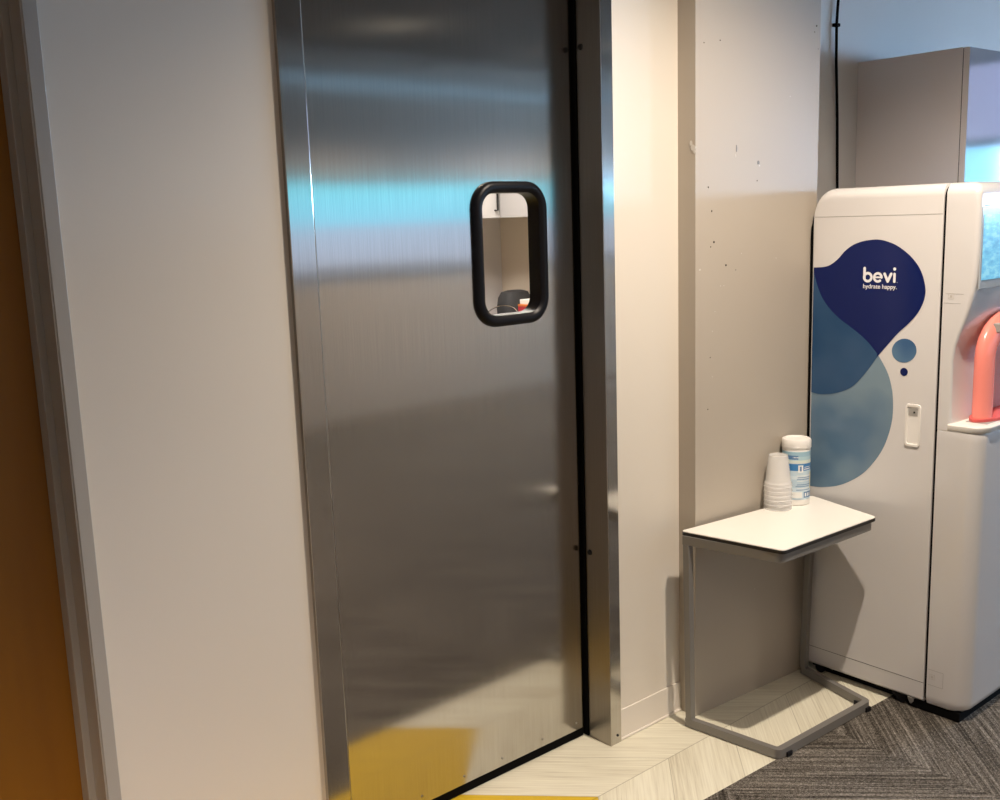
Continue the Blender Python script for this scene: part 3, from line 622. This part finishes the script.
# ------------------------------------------------------------------ tall cabinet, cable
XC = 3.62
tc = empty('tall_cabinet', (XC+.3, -.07, 0), 'tall pale cabinet with a glossy front behind the water dispenser', 'cabinet')
obj('carcass', B(XC, XC+.60, -.268, .1295, .05, 2.132, .0015), M_CAB, tc)
obj('plinth', B(XC+.02, XC+.58, -.24, .12, 0, .05), M_DGREY, tc)
for z0, z1 in ((.055, 1.05), (1.055, 2.130)):
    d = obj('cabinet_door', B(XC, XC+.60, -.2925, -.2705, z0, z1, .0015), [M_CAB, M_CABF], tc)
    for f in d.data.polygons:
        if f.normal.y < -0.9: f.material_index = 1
    bm = bmesh.new(); zz = 1.15 if z0 > 1 else .8; tube(bm, [(XC+.55, -.2925, zz), (XC+.55, -.32, zz), (XC+.55, -.32, zz+.2), (XC+.55, -.2925, zz+.2)], .006, 8); obj('handle', bm, M_CHROME, d)
obj('door_gap', B(XC+.002, XC+.598, -.2705, -.268, .06, 2.128), M_SEAM, tc)
cb = bmesh.new(); tube(cb, [(3.458, .118, 2.949), (3.456, .118, 2.336), (3.449, .118, 2.249), (3.452, .118, 2.128), (3.468, .118, 1.917), (3.479, .118, 1.664), (3.47, .118, 1.2), (3.46, .11, .4), (3.45, .06, .02)], .0052, 8)
cab = empty('power_cable', (3.46, .118, 1.2), 'thin black cable hanging down the wall behind the water dispenser', 'cable')
obj('cord', cb, M_BLACKM, cab, smooth=True); obj('cable_clip', B(3.437, 3.462, .110, .1298, 2.243, 2.255, .002), M_BLACKM, cab)

# ------------------------------------------------------------------ small trapezoid table
TT = 0.641
t = empty('side_table', (2.65, -.25, 0), 'small side table with white trapezoid top on a grey steel C-shaped frame', 'table')
top = [(2.348, -.072), (2.403, -.402), (2.877, -.418), (2.955, -.137)]
def inset(poly, d):
    out = []; n = len(poly); ar_ = sum(poly[i][0]*poly[(i+1) % n][1]-poly[(i+1) % n][0]*poly[i][1] for i in range(n)); s_ = 1 if ar_ > 0 else -1
    for i in range(n):
        p0, p1, p2 = Vector(poly[i-1]), Vector(poly[i]), Vector(poly[(i+1) % n]); e1 = (p1-p0).normalized(); e2 = (p2-p1).normalized()
        n1 = Vector((-e1.y, e1.x))*s_; n2 = Vector((-e2.y, e2.x))*s_; b_ = (n1+n2); b_ = b_/(1+n1.dot(n2)); out.append(tuple(p1+b_*d))
    return out
def round_poly(poly, r, seg=5):
    out = []; n = len(poly)
    for i in range(n):
        p0, p1, p2 = Vector(poly[i-1]), Vector(poly[i]), Vector(poly[(i+1) % n]); a_ = p1+(p0-p1).normalized()*r; c_ = p1+(p2-p1).normalized()*r
        for k in range(seg+1): s_ = k/seg; out.append(tuple(a_*(1-s_)**2+p1*2*s_*(1-s_)+c_*s_**2))
    return out
bm = bmesh.new(); prism(bm, round_poly(top, .014), TT-.0025, TT); obj('tabletop', bm, M_TTOP, t)
bm = bmesh.new(); prism(bm, round_poly(inset(top, -.0006), .014), TT-.0125, TT-.0026); obj('edge_band', bm, M_TEDGE, t)
bar = .021
def rail_ring(outer, z0, z1, name, open_back=True):
    """left, front and right rails of one U-shaped steel bar"""
    inn = inset(outer, bar); Lb, Lf, Rf, Rb = outer; lb, lf, rf, rb = inn
    def rc(P, Q, R_, r, seg=5):
        P, Q, R_ = Vector(P), Vector(Q), Vector(R_); a_ = Q+(P-Q).normalized()*r; c_ = Q+(R_-Q).normalized()*r
        return [tuple(a_*(1-k/seg)**2+Q*2*(k/seg)*(1-k/seg)+c_*(k/seg)**2) for k in range(seg+1)]
    o_pts = [Lb]+rc(Lb, Lf, Rf, .022)+rc(Lf, Rf, Rb, .022)+[Rb]
    # inner ends square to the back
    li = (Lb[0]+(lf[0]-Lf[0]), Lb[1]); ri = (Rb[0]+(rf[0]-Rf[0])*1.0, Rb[1])
    i_pts = [li]+rc(li, lf, rf, .006)+rc(lf, rf, ri, .006)+[ri]
    bm = bmesh.new(); n = len(o_pts)
    V_ = lambda pts, z: [bm.verts.new((p[0], p[1], z)) for p in pts]
    a0, a1, c0, c1 = V_(o_pts, z0), V_(o_pts, z1), V_(i_pts, z0), V_(i_pts, z1)
    for i in range(n-1):
        bm.faces.new((a0[i], a0[i+1], a1[i+1], a1[i])); bm.faces.new((c0[i], c1[i], c1[i+1], c0[i+1])); bm.faces.new((a1[i], a1[i+1], c1[i+1], c1[i])); bm.faces.new((a0[i], c0[i], c0[i+1], a0[i+1]))
    for i in (0, n-1): bm.faces.new((a0[i], a1[i], c1[i], c0[i]))
    return obj(name, bm, M_TFRAME, t, smooth=True)
base = [(2.347, -.088), (2.385, -.411), (2.864, -.428), (2.942, -.125)]
upper = [(2.343, -.082), (2.404, -.398), (2.870, -.413), (2.948, -.138)]
rail_ring(base, .004, .031, 'base_frame'); rail_ring(upper, TT-.0405, TT-.0127, 'top_frame')
def leg(p, q, s):
    bm = bmesh.new(); w_ = .0215
    lo = [(p[0], p[1]), (p[0]+s*w_, p[1]), (p[0]+s*w_, p[1]-w_), (p[0], p[1]-w_)]; hi = [(q[0], q[1]), (q[0]+s*w_, q[1]), (q[0]+s*w_, q[1]-w_), (q[0], q[1]-w_)]
    a_ = [bm.verts.new((x, y, .0315)) for x, y in lo]; c_ = [bm.verts.new((x, y, TT-.041)) for x, y in hi]
    bm.faces.new(a_); bm.faces.new(c_)
    for i in range(4): bm.faces.new((a_[i], a_[(i+1) % 4], c_[(i+1) % 4], c_[i]))
    return obj('leg', bm, M_TFRAME, t)
leg((2.348, -.089), (2.344, -.083), 1); leg((2.9375, -.126), (2.9425, -.139), -1)
def pad(x, y, a_):
    b_ = bmesh.new(); box(b_, -.012, .012, -.0045, .0045, 0.0005, .016, .001); bmesh.ops.transform(b_, matrix=Matrix.Translation((x, y, 0)) @ Matrix.Rotation(a_, 4, 'Z'), verts=b_.verts); obj('foot_pad', b_, M_BLACK, t)
pad(2.43, -.4135, -.04); pad(2.843, -.4285, -.04); pad(2.8535, -.385, 1.32)

# ------------------------------------------------------------------ cups and canister
ccx, ccy = 2.754, -.139; ncup = 6; pitch = .0148
def make_cup():
    bm = bmesh.new(); H = .104; rr, rt_ = .0445, .0300
    prof = [(rr+.0006, 0.0), (rr+.0018, .0012), (rr+.0018, .0030), (rr+.0004, .0038), (rr-.0002, .0130), (rr-.0012, .0140), (rr-.0035, .022), (rt_+.0024, H-.014), (rt_+.0016, H-.009), (rt_, H-.001), (rt_-.002, H),
            (rt_-.003, H-.001), (rt_-.0035, H-.003), (.0005, H-.004)]
    inner = [(rr-.0012, 0.0002)]
    seg = 44; secs = [[(r*math.cos(2*PI*i/seg), r*math.sin(2*PI*i/seg), z) for i in range(seg)] for r, z in prof]
    rows = [[bm.verts.new(p) for p in s] for s in secs]
    for a_, b_ in zip(rows, rows[1:]):
        for i in range(seg): bm.faces.new((a_[i], a_[(i+1) % seg], b_[(i+1) % seg], b_[i]))
    bm.faces.new(rows[-1])
    o = obj('plastic_cup', bm, M_CUP, smooth=True)
    return o
cup0 = make_cup()
names = ['bottom cup of the upside-down stack of clear plastic cups, rim on the white table', 'second cup from the bottom of the clear plastic cup stack', 'third cup from the bottom of the clear plastic cup stack',
         'third cup from the top of the clear plastic cup stack', 'second cup from the top of the clear plastic cup stack', 'topmost clear plastic cup of the stack, its whole tapered side visible']
for k in range(ncup):
    o = cup0 if k == 0 else cup0.copy()
    if k: C.objects.link(o)
    o.location = (ccx+random.uniform(-.0003, .0003), ccy, TT+.0004+k*pitch); o.rotation_euler.z = k*.4
    tag(o, names[k], 'cup', 'stacked clear plastic cups on the side table')
kx, ky, kr, kz = 2.849, -.143, .0455, TT+.0005
can = empty('wipes_canister', (kx, ky, kz), 'white cylindrical wipes canister with a blue and white label beside the cup stack', 'canister')
def canpart(name, prof, m, **kw):
    bm = bmesh.new(); lathe(bm, [(r, z) for r, z in prof], 0, 0, 48)
    o = obj(name, bm, m, smooth=True); o.parent = can; return o
canpart('body', [(kr-.003, 0), (kr-.0005, .002), (kr-.0005, .186), (kr-.001, .188)], M_WHITE)
lb = canpart('label_wrap', [(kr, .020), (kr, .180)], M_LABEL)
canpart('lid', [(kr+.0005, .1885), (kr+.0016, .190), (kr+.0016, .197), (kr+.0008, .198), (kr+.0016, .199), (kr+.0016, .213), (kr-.001, .218), (kr-.006, .220), (kr-.012, .2195), (kr-.014, .216), (.0005, .2155)], M_WHITE)
# blurred lines of print: thin curved strips on the label facing the room
M_LW = mat('label_white', (0.85, 0.86, 0.84), 0.5); M_LY = mat('label_yellow', (0.75, 0.62, 0.20), 0.5)
def strip(a0, a1, z0, z1, m, name='print'):
    bm = bmesh.new(); n = max(2, int(abs(a1-a0)/6)); rr = kr+.0004
    P_ = [(rr*math.cos(math.radians(a0+(a1-a0)*i/n)), rr*math.sin(math.radians(a0+(a1-a0)*i/n))) for i in range(n+1)]
    lo = [bm.verts.new((x, y, z0)) for x, y in P_]; hi = [bm.verts.new((x, y, z1)) for x, y in P_]
    for i in range(n): bm.faces.new((lo[i], lo[i+1], hi[i+1], hi[i]))
    o = obj(name, bm, m); o.parent = lb; return o
# towards the camera the azimuth is about 225 degrees; right in the picture is a larger angle
strip(222, 243, .112, .136, M_LW); strip(228, 236, .116, .132, M_LINE); strip(246, 285, .121, .124, M_LW); strip(248, 280, .128, .130, M_LW)
strip(175, 222, .155, .168, M_LINE); strip(200, 225, .160, .164, M_LW)
for k, z in enumerate((.100, .094, .088, .082, .070, .064, .058, .052)): strip(215+random.uniform(-6, 6), 285+random.uniform(-10, 5), z, z+.0018, M_LINE if k % 3 else M_LW)
strip(247, 292, .026, .046, M_LINE); strip(252, 260, .030, .042, M_LW); strip(264, 272, .030, .042, M_LW); strip(276, 284, .030, .042, M_LW); strip(180, 240, .026, .046, M_LW)
strip(283, 290, .055, .11, M_LY)

# ------------------------------------------------------------------ ceiling lights and the added far wall strip
for i, (x, y, wts, cone, bl_, rad) in enumerate(DOWNLIGHTS):
    t_ = empty('downlight', (x, y, CEIL), 'unseen small round recessed ceiling downlight', 'ceiling light', 'recessed downlights in the charcoal ceiling')
    bm = bmesh.new(); lathe(bm, [(.075, CEIL-.001), (.075, CEIL-.006), (.055, CEIL-.006), (.052, CEIL-.001)], x, y, 28, False); obj('trim_ring', bm, M_WHITE, t_, smooth=True)
    bm = bmesh.new(); lathe(bm, [(.050, CEIL-.003), (.050, CEIL-.001)], x, y, 24); obj('lens', bm, M_LAMP, t_)
    ld = bpy.data.lights.new('downlight_lamp', 'SPOT'); ld.energy = wts; ld.color = WARM if x > 1.5 else WARMER; ld.spot_size = math.radians(cone); ld.spot_blend = bl_; ld.shadow_soft_size = rad
    lo = bpy.data.objects.new('downlight_lamp', ld); C.objects.link(lo); lo.location = (x, y, CEIL-.03)
st_ = empty('added_strip_light', (5.5, YF+.06, 2.6), 'long thin cool strip added high on the unseen far wall for the door to reflect', 'light')  # glowing strip added for the thin blue streak in the door
obj('housing', B(3.4, 7.6, YF+.001, YF+.05, 2.64, 2.72, .004), M_WFRAME, st_); obj('lens', B(3.42, 7.58, YF+.0505, YF+.055, 2.65, 2.70), M_STRIP, st_)
